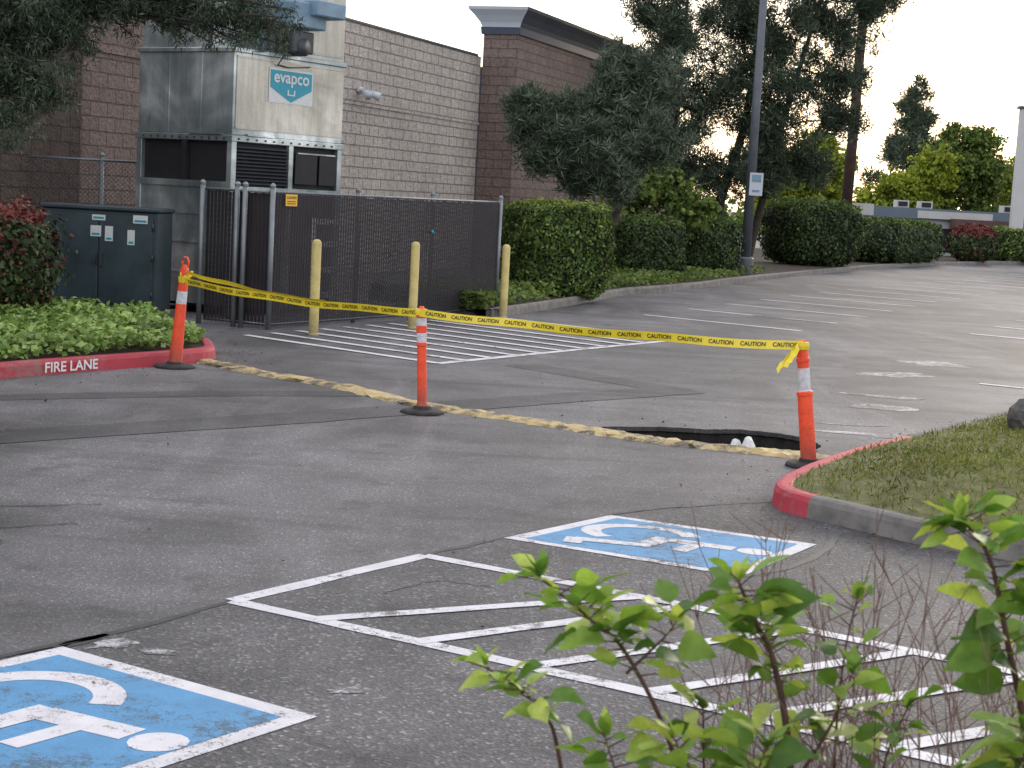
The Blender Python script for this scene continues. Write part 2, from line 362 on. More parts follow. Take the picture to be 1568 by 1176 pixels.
def isa(name,T,R,Bt,L):
    mb=MB(); T,R,Bt,L=[Vector((*p,0)) for p in (T,R,Bt,L)]
    def q(u,v):
        a=T.lerp(R,v); b=L.lerp(Bt,v); return a.lerp(b,u)
    def rect(u0,u1,v0,v1,z,m): mb.add([(*q(a,b).xy,z) for a,b in ((u0,v0),(u1,v0),(u1,v1),(u0,v1))],[(0,1,2,3)],m)
    rect(0,1,0,1,.0072,0); rect(.065,.935,.065,.935,.0086,1)
    def strip(P,w,z):
        l=[];r=[]
        for i,p in enumerate(P):
            a=P[max(i-1,0)];b=P[min(i+1,len(P)-1)];dx,dy=b[0]-a[0],b[1]-a[1];d=math.hypot(dx,dy)
            l.append((p[0]-dy/d*w/2,p[1]+dx/d*w/2)); r.append((p[0]+dy/d*w/2,p[1]-dx/d*w/2))
        for i in range(len(P)-1):
            mb.add([(*q(*k).xy,z) for k in (l[i],l[i+1],r[i+1],r[i])],[(0,1,2,3)],0)
    cu,cv,rr=.40,.34,.215
    strip([(cu+rr*math.cos(math.radians(a)),cv+rr*math.sin(math.radians(a))) for a in range(118,346,10)],.085,.0100)
    strip([(.42,.77),(.45,.47)],.10,.0104); strip([(.44,.62),(.67,.62)],.07,.0108)
    strip([(.41,.46),(.69,.46)],.09,.0112); strip([(.66,.48),(.76,.20)],.09,.0116); strip([(.73,.19),(.87,.24)],.075,.0120)
    c=[(.42+.075*math.cos(k/16*6.283),.86+.075*math.sin(k/16*6.283)) for k in range(16)]
    mb.add([(*q(*k).xy,.0102) for k in c],[tuple(range(16))],0)
    mb.done(name,[M['white'],M['blue']])
isa('accessible_parking_symbol',(.71,10.75),(1.99,10.15),(1.37,9.12),(0,9.83))
isa('accessible_parking_symbol',(-1.93,7.02),(-.70,6.25),(-1.58,5.05),(-2.86,5.80))
hz=MB()
a0=Vector((-.93,19.88)); ad=Vector((.537,.844)); bd=Vector((-.766,.643))
line(hz,a0,a0+ad*6.9,.14,.006)
f0=Vector((-3.55,23.27)); fd=Vector((3.17,6.01)).normalized(); fn=Vector((fd.y,-fd.x))
for k in range(12):
    s_=a0+ad*(.6*k+.02); 
    den=bd.dot(fn); d=(f0+fn*.35-s_).dot(fn)/den
    line(hz,s_,s_+bd*min(4.2,d),.14,.0085+.0003*k)
hz.done('loading_zone_hatching',[M['whitef']])
sl=MB()
cb=Vector((.80,-.60))
for k in range(17):
    p=Vector((1.7,31.2))+Vector((.40,.90))*(2.75*k) if k<5 else Vector((1.7,31.2))+Vector((.40,.90))*13.0+Vector((.45,.893))*(2.75*(k-4.7))
    line(sl,p+cb*.9,p+cb*4.2,.14,.007)
for k in range(14):
    p=Vector((8.5,30.3))+Vector((.43,.90))*(2.75*k); line(sl,p,p+cb*(2.4 if k%3 else 4.5),.15,.007)
for k in range(12):
    p=Vector((13.6,32.2))+Vector((.43,.90))*(2.75*k); line(sl,p,p+cb*4.0,.16,.007)
line(sl,(6.07,21.01),(9.2,19.2),.12,.007); line(sl,(4.67,32.21),(6.0,31.2),.14,.007)
sl.done('parking_stall_lines',[M['whitef']])
# ------------------------------------------------------------------ speed bump / curbs
bm=MB()
bp=smooth_path([(-3.95,19.0),(-3.6,18.7),(-2.78,17.85),(-1.82,17.05),(-.92,15.92),(-.13,15.37),(.54,14.88),(1.17,14.40),(1.74,14.14),(2.29,13.97),(2.91,13.65)],12)
sweep(bm,bp,[(-.15,0),(-.11,.025),(-.03,.035),(.05,.03),(.11,.02),(.15,0)],0,.035)
bm.done('yellow_speed_bump',[M['yel']])
CP=[(0,-.02),(.012,.11),(.03,.145),(.06,.155),(.13,.155),(.15,.14),(.15,-.02)]
fp=smooth_path([(-9.4,9.4),(-5.14,16.18),(-4.39,17.37),(-3.70,18.45),(-3.52,18.9),(-3.58,19.4),(-3.86,20.26),(-4.5,21.2)],8)
root=empty('fire_lane_curb'); c1=MB(); sweep(c1,fp,CP,0,.003); c1.done('curb_stone',[M['red']],root)
tx=MB(); d=Vector((.533,.846,0)).normalized(); p0=Vector((-5.14,16.18,0)); nn=Vector((d.y,-d.x,0))
addtext(tx,'FIRE LANE',.15,p0+d*.92+nn*.022+Vector((0,0,.075)),d,Vector((0,0,1)),0,1.08)
tx.done('fire_lane_lettering',[M['wtext']],root)
ivb=MB(); ivb.poly([(p.x-.1,p.y) for p in fp]+[(-5.2,22.6),(-6.5,23.3),(-13,24),(-16,12)],.13); ivb.done('planting_bed_soil',[M['soil']])
ipts=[(8.0,21.2),(5.59,17.56),(4.22,15.53),(2.88,13.55),(2.20,12.32),(1.93,11.62),(1.97,11.2),(2.32,10.75),(2.73,10.28),(3.25,9.93),(4.6,9.1),(7,7.6)]
ip=smooth_path(ipts,8)
root=empty('grass_island_curb'); 
def seg(i0,i1,m,name):
    c=MB(); sweep(c,ip[i0:i1+1],CP,0,.004); c.done(name,[m],root)
seg(0,20,M['conc'],'curb_back'); seg(20,51,M['red'],'curb_red_nose'); seg(51,len(ip)-1,M['conc'],'curb_front')
mo=MB(); nrm=[]
for i,p in enumerate(ip):
    t=ip[min(i+1,len(ip)-1)]-ip[max(i-1,0)]; t.normalize(); nrm.append(Vector((-t.y,t.x,0)))
inner=[p+n*.12 for p,n in zip(ip,nrm)]; cen=Vector((6.0,13.4,0))
vs=[];ks=(0,.15,.35,.6,1)
for t_ in ks:
    for p in inner:
        q=p.lerp(cen,t_); vs.append((q.x,q.y,.145+.22*(1-(1-t_)**2)))
n=len(inner); mo.add(vs,[(j*n+i,j*n+i+1,(j+1)*n+i+1,(j+1)*n+i) for j in range(4) for i in range(n-1)],0,True)
mo.done('island_ground',[M['moss']])
# foliage cloud -----------------------------------------------------------
def leaves(name,pos,nrm_,L,Wd,mat,fold=.15,parent=None,minidx=None,mats=None,droop=0):
    n=len(pos); nrm_=nrm_/np.maximum(np.linalg.norm(nrm_,axis=1,keepdims=True),1e-6)
    r=rng.normal(size=(n,3)); r[:,2]-=droop
    t=r-(r*nrm_).sum(1,keepdims=True)*nrm_; t/=np.maximum(np.linalg.norm(t,axis=1,keepdims=True),1e-6)
    b=np.cross(nrm_,t); L=np.broadcast_to(L,(n,)); L=L*rng.uniform(.6,1.3,n)
    Lc=L[:,None]; W_=Lc*Wd
    v0=pos-t*Lc*.5; v2=pos+t*Lc*.5; v1=pos+b*W_*.5+nrm_*Lc*fold; v3=pos-b*W_*.5+nrm_*Lc*fold
    V=np.stack([v0,v1,v2,v3],1).reshape(-1,3)
    me=D.meshes.new(name); me.vertices.add(4*n); me.vertices.foreach_set('co',V.ravel().astype(np.float32))
    me.loops.add(4*n); me.loops.foreach_set('vertex_index',np.arange(4*n,dtype=np.int32))
    me.polygons.add(n); me.polygons.foreach_set('loop_start',np.arange(0,4*n,4,dtype=np.int32))
    for m in (mats or [mat]): me.materials.append(m)
    if minidx is not None: me.polygons.foreach_set('material_index',minidx.astype(np.int32))
    me.update(calc_edges=True)
    return link(D.objects.new(name,me),parent)
def ball(n):
    v=rng.normal(size=(n,3)); return v/np.linalg.norm(v,axis=1,keepdims=True)
def blobs_points(blobs,n,shell=.5):
    vol=np.array([b[3]**2.2 for b in blobs]); idx=rng.choice(len(blobs),n,p=vol/vol.sum())
    d=ball(n); rad=(shell+(1-shell)*rng.random(n)**.6)
    C=np.array([b[:3] for b in blobs])[idx]; R=np.array([b[3] for b in blobs])[idx]
    sq=np.array([b[4] if len(b)>4 else .75 for b in blobs])[idx]
    off=d*(rad*R)[:,None]; off[:,2]*=sq
    return C+off,d,idx
def clumped(blobs,nclump,per,rc,shell=.25):
    P,d,_=blobs_points(blobs,nclump,shell)
    k=np.repeat(np.arange(nclump),per); dd=ball(len(k)); rr=rc*rng.random(len(k))**.5*np.repeat(rng.uniform(.4,1.4,nclump),per)
    return P[k]+dd*rr[:,None]*np.array([1,1,.7]),dd,P,d
def limb(mb,a,b,r0,r1,seg=6,wob=.12,n=5):
    a=Vector(a);b=Vector(b);L=(b-a).length; pts=[];rs=[]
    for i in range(n+1):
        t=i/n; p=a.lerp(b,t); 
        if 0<i<n: p+=Vector((random.uniform(-1,1),random.uniform(-1,1),random.uniform(-1,1)))*wob*L*.35
        p.z+=math.sin(t*math.pi)*L*.05; pts.append(p); rs.append(r0+(r1-r0)*t)
    mb.tube(pts,rs,seg)
def sub(blobs,k,f=.5,fl=.9,sp=.95):
    out=[]
    for b in blobs:
        sq=b[4] if len(b)>4 else fl
        for i in range(k):
            d=ball(1)[0]; r=b[3]*random.uniform(.2,sp)
            out.append((b[0]+d[0]*r,b[1]+d[1]*r*.8,b[2]+d[2]*r*sq,b[3]*f*random.uniform(.4,1.35),random.uniform(.7,1.1)))
    return out
def tree(name,oxy,trunks,blobs,ntuft,mat,blade=.16,per=26,rt=.2,twigs=220,bw=.07,leafy=None,lw=.6,k=5,f=.5,up=.25,shell=.1,sp=1.15,twig_tufts=True):
    root=empty(name,(oxy[0],oxy[1],0)); o=Vector((oxy[0],oxy[1],0))
    mb=MB(); tp=[]; ends=[]
    for P,r0,r1 in trunks:
        path=smooth_path(P,5); n=len(path); mb.tube([p-o for p in path],[r0+(r1-r0)*(i/(n-1))**.8 for i in range(n)],10); tp+=path
    for b in blobs:
        c=Vector(b[:3]); cand=[p for p in tp if p.z<c.z+.3] or tp
        base=min(cand,key=lambda p:(p-c).length)
        limb(mb,base-o,c-o,max(.03,b[3]*.055),.02)
        for kk in range(int(twigs/len(blobs))):
            d=Vector(ball(1)[0]); d.z*=.8; e=c+d*b[3]*random.uniform(.7,1.45); s_=base.lerp(c,random.uniform(.6,1.05))
            limb(mb,s_-o,e-o,.014,.005,4,.15,3)
            for q in (.55,.8,1.0): ends.append(s_.lerp(e,q))
    mb.done('trunk_and_limbs',[M['bark']],root)
    sb=sub(blobs,k,f,sp=sp) if k else blobs
    pos,dd,_,_=clumped(sb,ntuft,per,rt,shell)
    if twig_tufts and ends:
        E=np.array([tuple(e) for e in ends]); kk=np.repeat(np.arange(len(E)),per); d2=ball(len(kk)); p2=E[kk]+d2*(rt*.75*rng.random(len(kk))**.5)[:,None]
        pos=np.concatenate([pos,p2]); dd=np.concatenate([dd,d2])
    P=pos-np.array(o)
    if leafy:
        leaves('leaves',P,dd+rng.normal(size=dd.shape)*.6+np.array([0,0,.4]),leafy,lw,mat,parent=root); return root
    n=len(pos); t=dd+rng.normal(size=(n,3))*.4; t[:,2]+=up; t/=np.linalg.norm(t,axis=1,keepdims=True)
    nn=np.cross(t,ball(n)); nn/=np.maximum(np.linalg.norm(nn,axis=1,keepdims=True),1e-6)
    b=np.cross(nn,t); L=blade*rng.uniform(.6,1.4,n)[:,None]
    V=np.stack([P-b*L*bw,P+b*L*bw,P+t*L],1).reshape(-1,3)
    me=D.meshes.new('needles'); me.vertices.add(3*n); me.vertices.foreach_set('co',V.ravel().astype(np.float32))
    me.loops.add(3*n); me.loops.foreach_set('vertex_index',np.arange(3*n,dtype=np.int32))
    me.polygons.add(n); me.polygons.foreach_set('loop_start',np.arange(0,3*n,3,dtype=np.int32)); me.materials.append(mat); me.update(calc_edges=True)
    link(D.objects.new('needles',me),root); return root
inn=[(p.x,p.y) for p in inner]; n0=75000
x=rng.uniform(1.9,7.5,n0); y=rng.uniform(8.5,20,n0); k=inpoly(x,y,inn); x=x[k];y=y[k]
segd=np.full(len(x),9.)
for p in inn: segd=np.minimum(segd,np.hypot(x-p[0],y-p[1]))
z=.145+.22*(1-(1-np.clip(segd/2.6,0,1))**2)
pat=.5+.5*np.sin(x*3.1+2*np.sin(y*2.3))*np.sin(y*2.7+x)
keep=rng.random(len(x))<np.clip(.25+segd*1.1,0,1)*(.45+.55*pat); x=x[keep];y=y[keep];z=z[keep]
P=np.stack([x,y,z+.012],1); nn=rng.normal(size=P.shape); nn[:,2]*=.35
leaves('island_grass',P,nn,.055,.2,M['grass'],.05,droop=-1.2)
rk=MB(); vs=[]
for i in range(7):
    ph=math.pi*i/6
    for k in range(12):
        w=2*math.pi*k/12; r=.15*random.uniform(.8,1.12)
        vs.append((4.62+r*1.1*math.sin(ph)*math.cos(w),14.5+r*math.sin(ph)*math.sin(w),.36+r*1.2*math.cos(ph)))
fs=[(i*12+k,i*12+(k+1)%12,(i+1)*12+(k+1)%12,(i+1)*12+k) for i in range(6) for k in range(12)]
rk.add(vs,fs,0); rk.done('island_rock',[M['stone']])
lp=[]
for i in range(420):
    r_=random.random()
    if r_<.4: q=random.choice(fp); lp.append((q.x+random.uniform(.02,.9)**1.3,q.y-random.uniform(-.3,.5)))
    elif r_<.7: q=random.choice(ip); lp.append((q.x-random.uniform(.02,.8),q.y-random.uniform(-.3,.5)))
    else: lp.append((random.uniform(-5,5),random.uniform(6,27)))
lp=np.array(lp); ok=~inpoly(lp[:,0],lp[:,1],[(p.x,p.y) for p in ip])&~inpoly(lp[:,0],lp[:,1],[(p.x,p.y) for p in fp]+[(-9,23),(-14,12)])&~(inpoly(lp[:,0],lp[:,1],[(.6,13.9),(3.1,13.9),(3.1,15.7),(.6,15.7)])); lp=lp[ok]
nn=rng.normal(size=(len(lp),3))*.25; nn[:,2]+=1
leaves('fallen_leaves',np.stack([lp[:,0],lp[:,1],np.full(len(lp),.014)],1),nn,.035,.6,M['litter'],.1)
# ------------------------------------------------------------------ ivy bed
bed=[(p.x-.16,p.y) for p in fp]+[(-5.0,22.2),(-6.5,22.8),(-9,23),(-12,14)]
n0=42000; x=rng.uniform(-9,-3.4,n0); y=rng.uniform(13,23,n0); k=inpoly(x,y,bed); x=x[k];y=y[k]
hgt=.17+.16*(.5+.5*np.sin(x*5+np.cos(y*4)*2))*rng.random(len(x))+.1*rng.random(len(x))
nn=rng.normal(size=(len(x),3))*.55; nn[:,2]+=1; nn[:,1]-=.3
leaves('ivy_groundcover',np.stack([x,y,hgt],1),nn,.085,.85,M['ivy'],.1)
# ------------------------------------------------------------------ hedges
def hd(name,x,y,w,d,h,rz,n,mat,top,leaf=.07,ex=4.0,z0=.12,topfrac=.15,stick=.12,fray=.10):
    root=empty(name,(x,y,0),rz)
    def rnd(V,sc_):
        q=V/((np.abs(V)**ex).sum(1,keepdims=True)**(1/ex)); return q*np.array([w/2,d/2,h/2])*sc_
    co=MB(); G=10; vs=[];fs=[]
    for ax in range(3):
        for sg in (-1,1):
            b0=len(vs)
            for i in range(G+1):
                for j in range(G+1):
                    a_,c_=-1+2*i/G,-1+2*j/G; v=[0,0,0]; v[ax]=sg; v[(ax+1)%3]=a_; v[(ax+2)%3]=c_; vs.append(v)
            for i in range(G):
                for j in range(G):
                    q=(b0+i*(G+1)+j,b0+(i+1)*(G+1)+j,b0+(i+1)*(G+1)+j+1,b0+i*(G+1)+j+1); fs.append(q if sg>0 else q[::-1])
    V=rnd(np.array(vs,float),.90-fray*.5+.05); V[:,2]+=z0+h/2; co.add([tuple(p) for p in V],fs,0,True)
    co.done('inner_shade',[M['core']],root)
    ar=np.array([d*h,d*h,w*h,w*h,w*d,w*d]); fc=rng.choice(6,n,p=ar/ar.sum()); U=rng.uniform(-1,1,(n,3)); U[np.arange(n),fc//2]=np.where(fc%2==0,-1,1)
    P0=rnd(U,1.0); nn=np.sign(P0)*np.abs(P0/np.array([w/2,d/2,h/2]))**(ex-1)/np.array([w,d,h])
    X,Y,Z=P0.T
    lump=1+.035*np.sin(X*5+Y*4+Z*5+x)+.03*np.sin(X*11-Z*9+1)+.02*np.sin(Y*13+Z*7)
    s_=lump*(1-fray*rng.random(n)**1.5)+ .015*rng.normal(size=n)
    st_=rng.random(n)<(.04 if stick<.2 else .12); s_[st_]+=rng.random(st_.sum())*stick*.6
    P=P0*s_[:,None]; P[:,2]+=z0+h/2
    nn=nn/np.linalg.norm(nn,axis=1,keepdims=True)+rng.normal(size=(n,3))*.6
    clus=np.sin(X*4.1+Y*3.3+x)*np.sin(Z*5.2+X*2.1+y)
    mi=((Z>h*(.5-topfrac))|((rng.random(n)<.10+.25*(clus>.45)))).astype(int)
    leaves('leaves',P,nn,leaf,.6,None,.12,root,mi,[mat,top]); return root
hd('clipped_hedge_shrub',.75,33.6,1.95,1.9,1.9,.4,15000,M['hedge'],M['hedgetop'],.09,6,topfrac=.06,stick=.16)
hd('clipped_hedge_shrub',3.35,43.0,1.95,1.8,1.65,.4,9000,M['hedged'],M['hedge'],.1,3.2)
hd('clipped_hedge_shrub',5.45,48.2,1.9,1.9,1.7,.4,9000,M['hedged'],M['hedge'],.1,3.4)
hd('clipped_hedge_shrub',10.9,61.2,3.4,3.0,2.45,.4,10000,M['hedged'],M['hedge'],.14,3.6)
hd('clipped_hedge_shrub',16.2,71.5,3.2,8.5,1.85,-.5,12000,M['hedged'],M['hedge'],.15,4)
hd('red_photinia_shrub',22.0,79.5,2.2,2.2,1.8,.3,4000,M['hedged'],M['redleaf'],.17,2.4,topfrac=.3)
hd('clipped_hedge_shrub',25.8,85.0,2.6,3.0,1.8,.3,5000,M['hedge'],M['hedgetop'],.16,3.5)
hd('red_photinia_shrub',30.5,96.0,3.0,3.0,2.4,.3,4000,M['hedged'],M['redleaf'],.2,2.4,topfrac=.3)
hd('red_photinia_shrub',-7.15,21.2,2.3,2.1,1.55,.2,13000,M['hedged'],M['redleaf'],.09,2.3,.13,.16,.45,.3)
cf=smooth_path([(-.45,28.0),(-.22,28.3),(1.17,32.49),(2.5,36.93),(4.42,41.11),(8.4,51.43),(17.16,70.68),(26.14,84.39),(40,103)],6)
cc=MB(); sweep(cc,cf,CP,0,.01); cc.done('hedge_bed_curb',[M['conc']])
bb=MB(); bb.poly([(p.x-.1,p.y) for p in cf]+[(36,120),(10,80),(-1,46),(-2.2,34)],.13); bb.done('hedge_bed_soil',[M['soil']])
n0=16000; tt=rng.random(n0)*.62; L_=len(cf)-1; ii=(tt*L_).astype(int); fr=tt*L_-ii
A=np.array([(p.x,p.y) for p in cf]); P=A[ii]*(1-fr[:,None])+A[ii+1]*fr[:,None]; off=rng.random(n0)**.7*2.2+.15
P=np.stack([P[:,0]-off*.92,P[:,1]+off*.38,.15+rng.random(n0)*.28*(.4+.6*np.abs(np.sin(tt*60)))],1)
nn=rng.normal(size=P.shape)*.6; nn[:,2]+=1; nn[:,1]-=.3
leaves('bed_groundcover',P,nn,.12,.7,M['green2'])
tree('leafy_shrub',(3.6,46),[([(3.6,46,0),(3.7,46,1.2),(3.9,46,2.3)],.06,.02)],[(3.5,46,1.9,.9),(4.2,46.2,2.5,.8),(4.9,46.3,2.0,.7),(3.9,46.,2.9,.45)],450,M['green2'],per=9,rt=.2,leafy=.16,lw=.8,twigs=30)
# ------------------------------------------------------------------ trees
tree('pine_tree',(1.7,38.4),[([(1.7,38.4,0),(1.9,38.4,.9),(2.25,38.4,1.9),(2.5,38.4,2.9),(2.45,38.4,4.2),(2.35,38.4,5.6)],.15,.05)],
 [(1.0,38,3.5,.95),(.3,38,3.8,.65),(2.0,37.6,3.1,.95),(1.35,38,2.6,.5),(2.4,38.3,4.1,.95),(-.05,38.2,4.2,.35),(3.0,38.5,4.9,.7),(2.0,38.2,5.2,.55),(.6,37.6,3.1,.5),(2.9,38.2,3.4,.8),(1.6,38.6,4.3,.6)],1300,M['pinel'],blade=.19,per=22,rt=.15,twigs=560,up=.5,k=8,f=.36,sp=1.3)
S=1.12
def q3(p): return (p[0]*S,52.6+(p[1]-47)*S,2.1+(p[2]-2.1)*S if p[2]>0.01 else 0)
def q4(b): return (*q3(b[:3]),b[3]*S)
tree('pine_tree',(5.5*S,52.6),[([q3(p) for p in ((5.5,47,0),(5.7,47,2.3),(6.2,47,4.3),(6.4,47,6.6),(6.3,47,9.5))],.2,.07),([q3(p) for p in ((5.0,47.4,0),(4.7,47.4,1.6),(4.3,47.4,4.6),(4.4,47.2,8))],.15,.05),([q3(p) for p in ((6.6,47.6,0),(7.1,47.6,3),(7.6,47.5,5.5),(8.3,47.4,8.4))],.16,.05)],
 [q4(b) for b in [(4.6,46.5,6.8,1.2),(5.9,46.6,5.6,1.25),(4.4,46.6,3.9,1.1),(5.9,46.6,3.2,.9),(7.0,46.8,7.0,1.2),(8.0,47,5.7,1.1),(7.3,46.8,4.3,1.1),(9.0,47,7.2,.9),(3.7,46.5,6.0,.9),(6.0,47,8.4,1.4),(4.3,47,8.7,1.2),(8.1,47,8.8,1.2),(9.8,47,8.1,.6),(3.3,46.6,4.9,.8),(5.0,46.8,5.0,.9),(9.0,47,5.9,.7),(7.0,47,3.2,.9),(4.9,46.4,2.9,.8),(3.4,46.9,7.6,.8),(9.0,47,4.7,.6),(6.6,46.8,4.7,.8),(5.8,47,7.3,.8),(7.9,47,7.6,.7),(8.2,47,3.4,.6)]],2900,M['pine'],blade=.22,per=20,rt=.23,twigs=1150,up=.4,k=7,f=.40,sp=1.2)
Q=1.085
def r3(p): return (p[0]*Q,p[1]*Q,2.1+(p[2]-2.1)*Q if p[2]>.01 else 0)
for (nm,o_,tk,bl_,nt_,mt,sc2) in (
 ('maple_tree',(14.2,85),[([(14.2,85,0),(14.3,85,2.5),(14.6,85,5)],.22,.06)],[(14.1,85,4.4,1.7),(15.3,85,5.6,1.0),(13.2,85,3.0,1.4),(16.0,85,3.3,1.3),(12.6,85,5.0,.9),(14.4,84.6,3.0,1.4),(16.4,85,4.6,.8)],1500,'bright',0),
 ('maple_tree',(21.5,90),[([(21.5,90,0),(21.6,90,2.5),(22.2,90,5)],.25,.08)],[(20.0,90,3.2,1.3),(21.6,90,3.8,1.6),(22.6,90,4.8,1.3),(21.4,90,3.2,1.5),(19.0,90,2.8,.9)],1400,'bright',1),
 ('maple_tree',(25,92),[([(25,92,0),(25,92,2.5),(25.2,92,6)],.25,.08)],[(24.6,92,6.0,1.2),(25.4,92,4.8,1.8),(23.7,92,3.8,1.5),(25.8,92,3.2,1.7),(24.1,92,6.8,.8),(23.1,92,5.4,1.0),(26.4,92,4.4,1.2),(24.6,92,4.6,1.3)],1900,'green2',1),
 ('maple_tree',(29,95),[([(29,95,0),(29,95,2.5),(29.2,95,5)],.25,.08)],[(28.6,95,4.3,1.6),(29.8,95,5.4,1.3),(30,95,3.6,1.7),(27.8,95,3.0,1.3),(31.2,95,4.6,1.5)],1500,'bright',1)):
    if sc2:
        o_=(o_[0]*Q,o_[1]*Q); tk=[([r3(p) for p in a],b,c) for a,b,c in tk]; bl_=[(*r3(b[:3]),b[3]*Q) for b in bl_]
    tree(nm,o_,tk,bl_,nt_,M[mt],per=9,rt=.38,leafy=.22,lw=.8,twigs=200,k=7,f=.42,sp=1.05)
cb=[]
for i in range(15):
    zt=11.2-i*.6; r=.25+2.5*(i/14)**.75
    for k in range(5 if i>1 else 1):
        w=random.uniform(0,6.28); cb.append((25.4+r*.75*math.cos(w)*random.uniform(.6,1.4),108+r*.6*math.sin(w),zt+random.uniform(-.3,.3),max(.3,r*.36),.55))
tree('conifer_tree',(25.4,108),[([(25.4,108,0),(25.4,108,6),(25.4,108,11.4)],.28,.04)],cb,1100,M['pinel'],blade=.4,per=14,rt=.4,bw=.1,twigs=220,k=0)
db=[]
for i in range(60):
    xx=-30+i*2.1; db.append((xx+random.uniform(-1,1),150+random.uniform(-6,6),random.uniform(1.0,2.4) if xx<60 else 3,random.uniform(1.8,2.8),.8))
P,dd,_,_=clumped(db,1800,8,.8); leaves('distant_trees',P,dd+rng.normal(size=dd.shape)*.4,.6,.8,M['green2'])
tb=[(-5.0,15.2,3.55,.55,.8),(-4.75,15.1,3.05,.38,1.1),(-4.4,15.1,3.5,.4,.6),(-4.45,15.1,2.8,.25,1.5),(-5.1,15.0,2.9,.4,1.2),(-3.9,15.2,3.65,.32,.35),(-3.4,15.2,3.68,.32,.3),(-2.9,15.2,3.62,.34,.35),(-2.4,15.2,3.56,.28,.35),(-4.9,15.2,4.1,.7,.7),(-3.6,15.3,3.95,.5,.4),(-2.7,15.3,3.85,.45,.4),(-6,15.6,4.4,1.0,.7),(-6,15.3,3.2,.7,1.0),(-6.9,15.6,6.0,1.4,.7),(-5.6,15.6,5.4,1.0,.6),(-4.75,15.0,3.35,.45,.9),(-4.95,14.9,3.15,.45,1.0),(-4.25,15.0,3.25,.25,1.2),(-4.62,14.9,2.6,.2,1.6),(-4.1,15.1,3.7,.35,.5)]
tree('fir_tree',(-6.9,15.7),[([(-6.9,15.7,0),(-6.9,15.7,3),(-6.85,15.7,6),(-6.8,15.7,8)],.22,.08)],tb,3800,M['pine'],blade=.06,per=34,rt=.09,twigs=420,bw=.09,up=-.6,k=5,f=.42,sp=1.1)
# ------------------------------------------------------------------ building
ang=math.atan2(.943,.334)
bl=empty('block_building',(-1.38,47,0),ang)
w=MB(); w.box(-14.2,0,0,.4,0,5.98,0); w.done('cream_wall',[M['bcream']],bl)
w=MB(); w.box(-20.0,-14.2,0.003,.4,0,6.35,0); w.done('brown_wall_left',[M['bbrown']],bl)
w=MB(); w.box(-34,-20.0,-.5,.4,0,6.35,0); w.done('brown_wall_shaded',[M['bshade']],bl)  # same brown wall, its shade comes from the darker block colour
w=MB(); w.box(0.0,19,-1.1,-.05,0,6.65,0); w.done('brown_wall_right',[M['bbrown']],bl)
w=MB(); w.box(-14.2,0,-.03,0,4.06,4.14,0); w.box(-20,-14.2,-.03,0.0,4.25,4.33,1); w.box(0,19,-1.13,-1.1,4.06,4.14,1); w.done('belt_course',[M['bcream'],M['bbrown']],bl)
w=MB(); w.box(-14.2,-.3,-.03,.44,5.98,6.03,0); w.box(-20,-14.2,-.04,.44,6.35,6.45,0); w.done('coping',[M['fascia_d']],bl)
w=MB()
def ring(z,o,x0=0,x1=19,y0=-1.1,y1=-.05): return [(x0-o,y0-o,z),(x1+o,y0-o,z),(x1+o,y1+o,z),(x0-o,y1+o,z)]
lv=[(6.62,.06),(6.82,.08),(6.83,.05),(6.95,.10),(7.12,.22),(7.28,.36),(7.36,.38)]
for i in range(len(lv)-1):
    a=ring(*lv[i]);b=ring(*lv[i+1])
    for k in range(4):
        k2=(k+1)%4; w.add([a[k],a[k2],b[k2],b[k]],[(0,1,2,3)],2 if i==0 else (0 if k in(3,) else 1))  # one metal: end face coloured as sky-lit, other faces as shaded
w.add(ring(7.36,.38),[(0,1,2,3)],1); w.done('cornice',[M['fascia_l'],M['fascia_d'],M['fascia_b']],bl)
w=MB(); w.box(-20,0,.4,12,0,5.7,0); w.box(0,19,-.05,12,0,5.7,0); w.done('roof_mass',[M['fascia_d']],bl)
w=MB(); X=-8.0
w.box(X-.12,X+.12,-.08,0,4.0+.36,4.5,0,.02)
for s_ in (-1,1):
    w.tube([(X+s_*.08,-.08,4.42),(X+s_*.2,-.22,4.36)],.03,8); w.tube([(X+s_*.18,-.2,4.38),(X+s_*.30,-.42,4.28)],[.06,.11],12)
w.done('twin_flood_light',[M['fascia_l']],bl)
# ------------------------------------------------------------------ cooling unit
cu=empty('evaporative_cooling_unit',(-4.5,25.2,0),math.atan2(.832,.555))
LX,LY=2.6,2.07
u=MB(); u.box(0,LX,0,LY,2.80,4.08,0,.012); 
for yy in (.68,1.38): u.box(-.012,0,yy,yy+.02,2.82,4.06,0)
u.done('upper_casing',[M['galv']],cu)
u=MB(); u.box(.05,LX-.03,-.012,-.002,2.90,4.02,0); u.box(.05,LX-.03,-.022,-.012,2.9,2.93,0); u.box(.05,LX-.03,-.022,-.012,3.99,4.02,0)
u.done('side_panel',[M['cream']],cu)
u=MB()
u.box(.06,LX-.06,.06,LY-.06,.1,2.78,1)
u.box(-.004,.05,.08,LY-.08,.15,1.98,0)
for z in (.62,1.1,1.55): u.box(-.018,-.004,.08,LY-.08,z,z+.03,0)
for (x,y) in ((0,0),(LX-.09,0),(0,LY-.09),(LX-.09,LY-.09)): u.box(x-.02,x+.09,y-.02,y+.09,0,2.74,0,.008)
u.box(-.03,LX+.03,-.03,LY+.03,2.70,2.80,0,.01); u.box(-.035,LX+.035,-.035,LY+.035,4.06,4.13,0,.01)
u.box(-.05,.0,.2,.9,2.80,2.83,0); u.box(.3,.9,-.05,0,2.80,2.83,0)
u.box(-.025,.05,.09,LY-.09,1.98,2.08,0); u.box(-.03,.04,.95,1.05,2.08,2.70,1)
u.box(.09,LX-.09,-.025,.05,1.93,2.02,0); u.box(1.28,1.38,-.028,.05,.1,2.70,0)
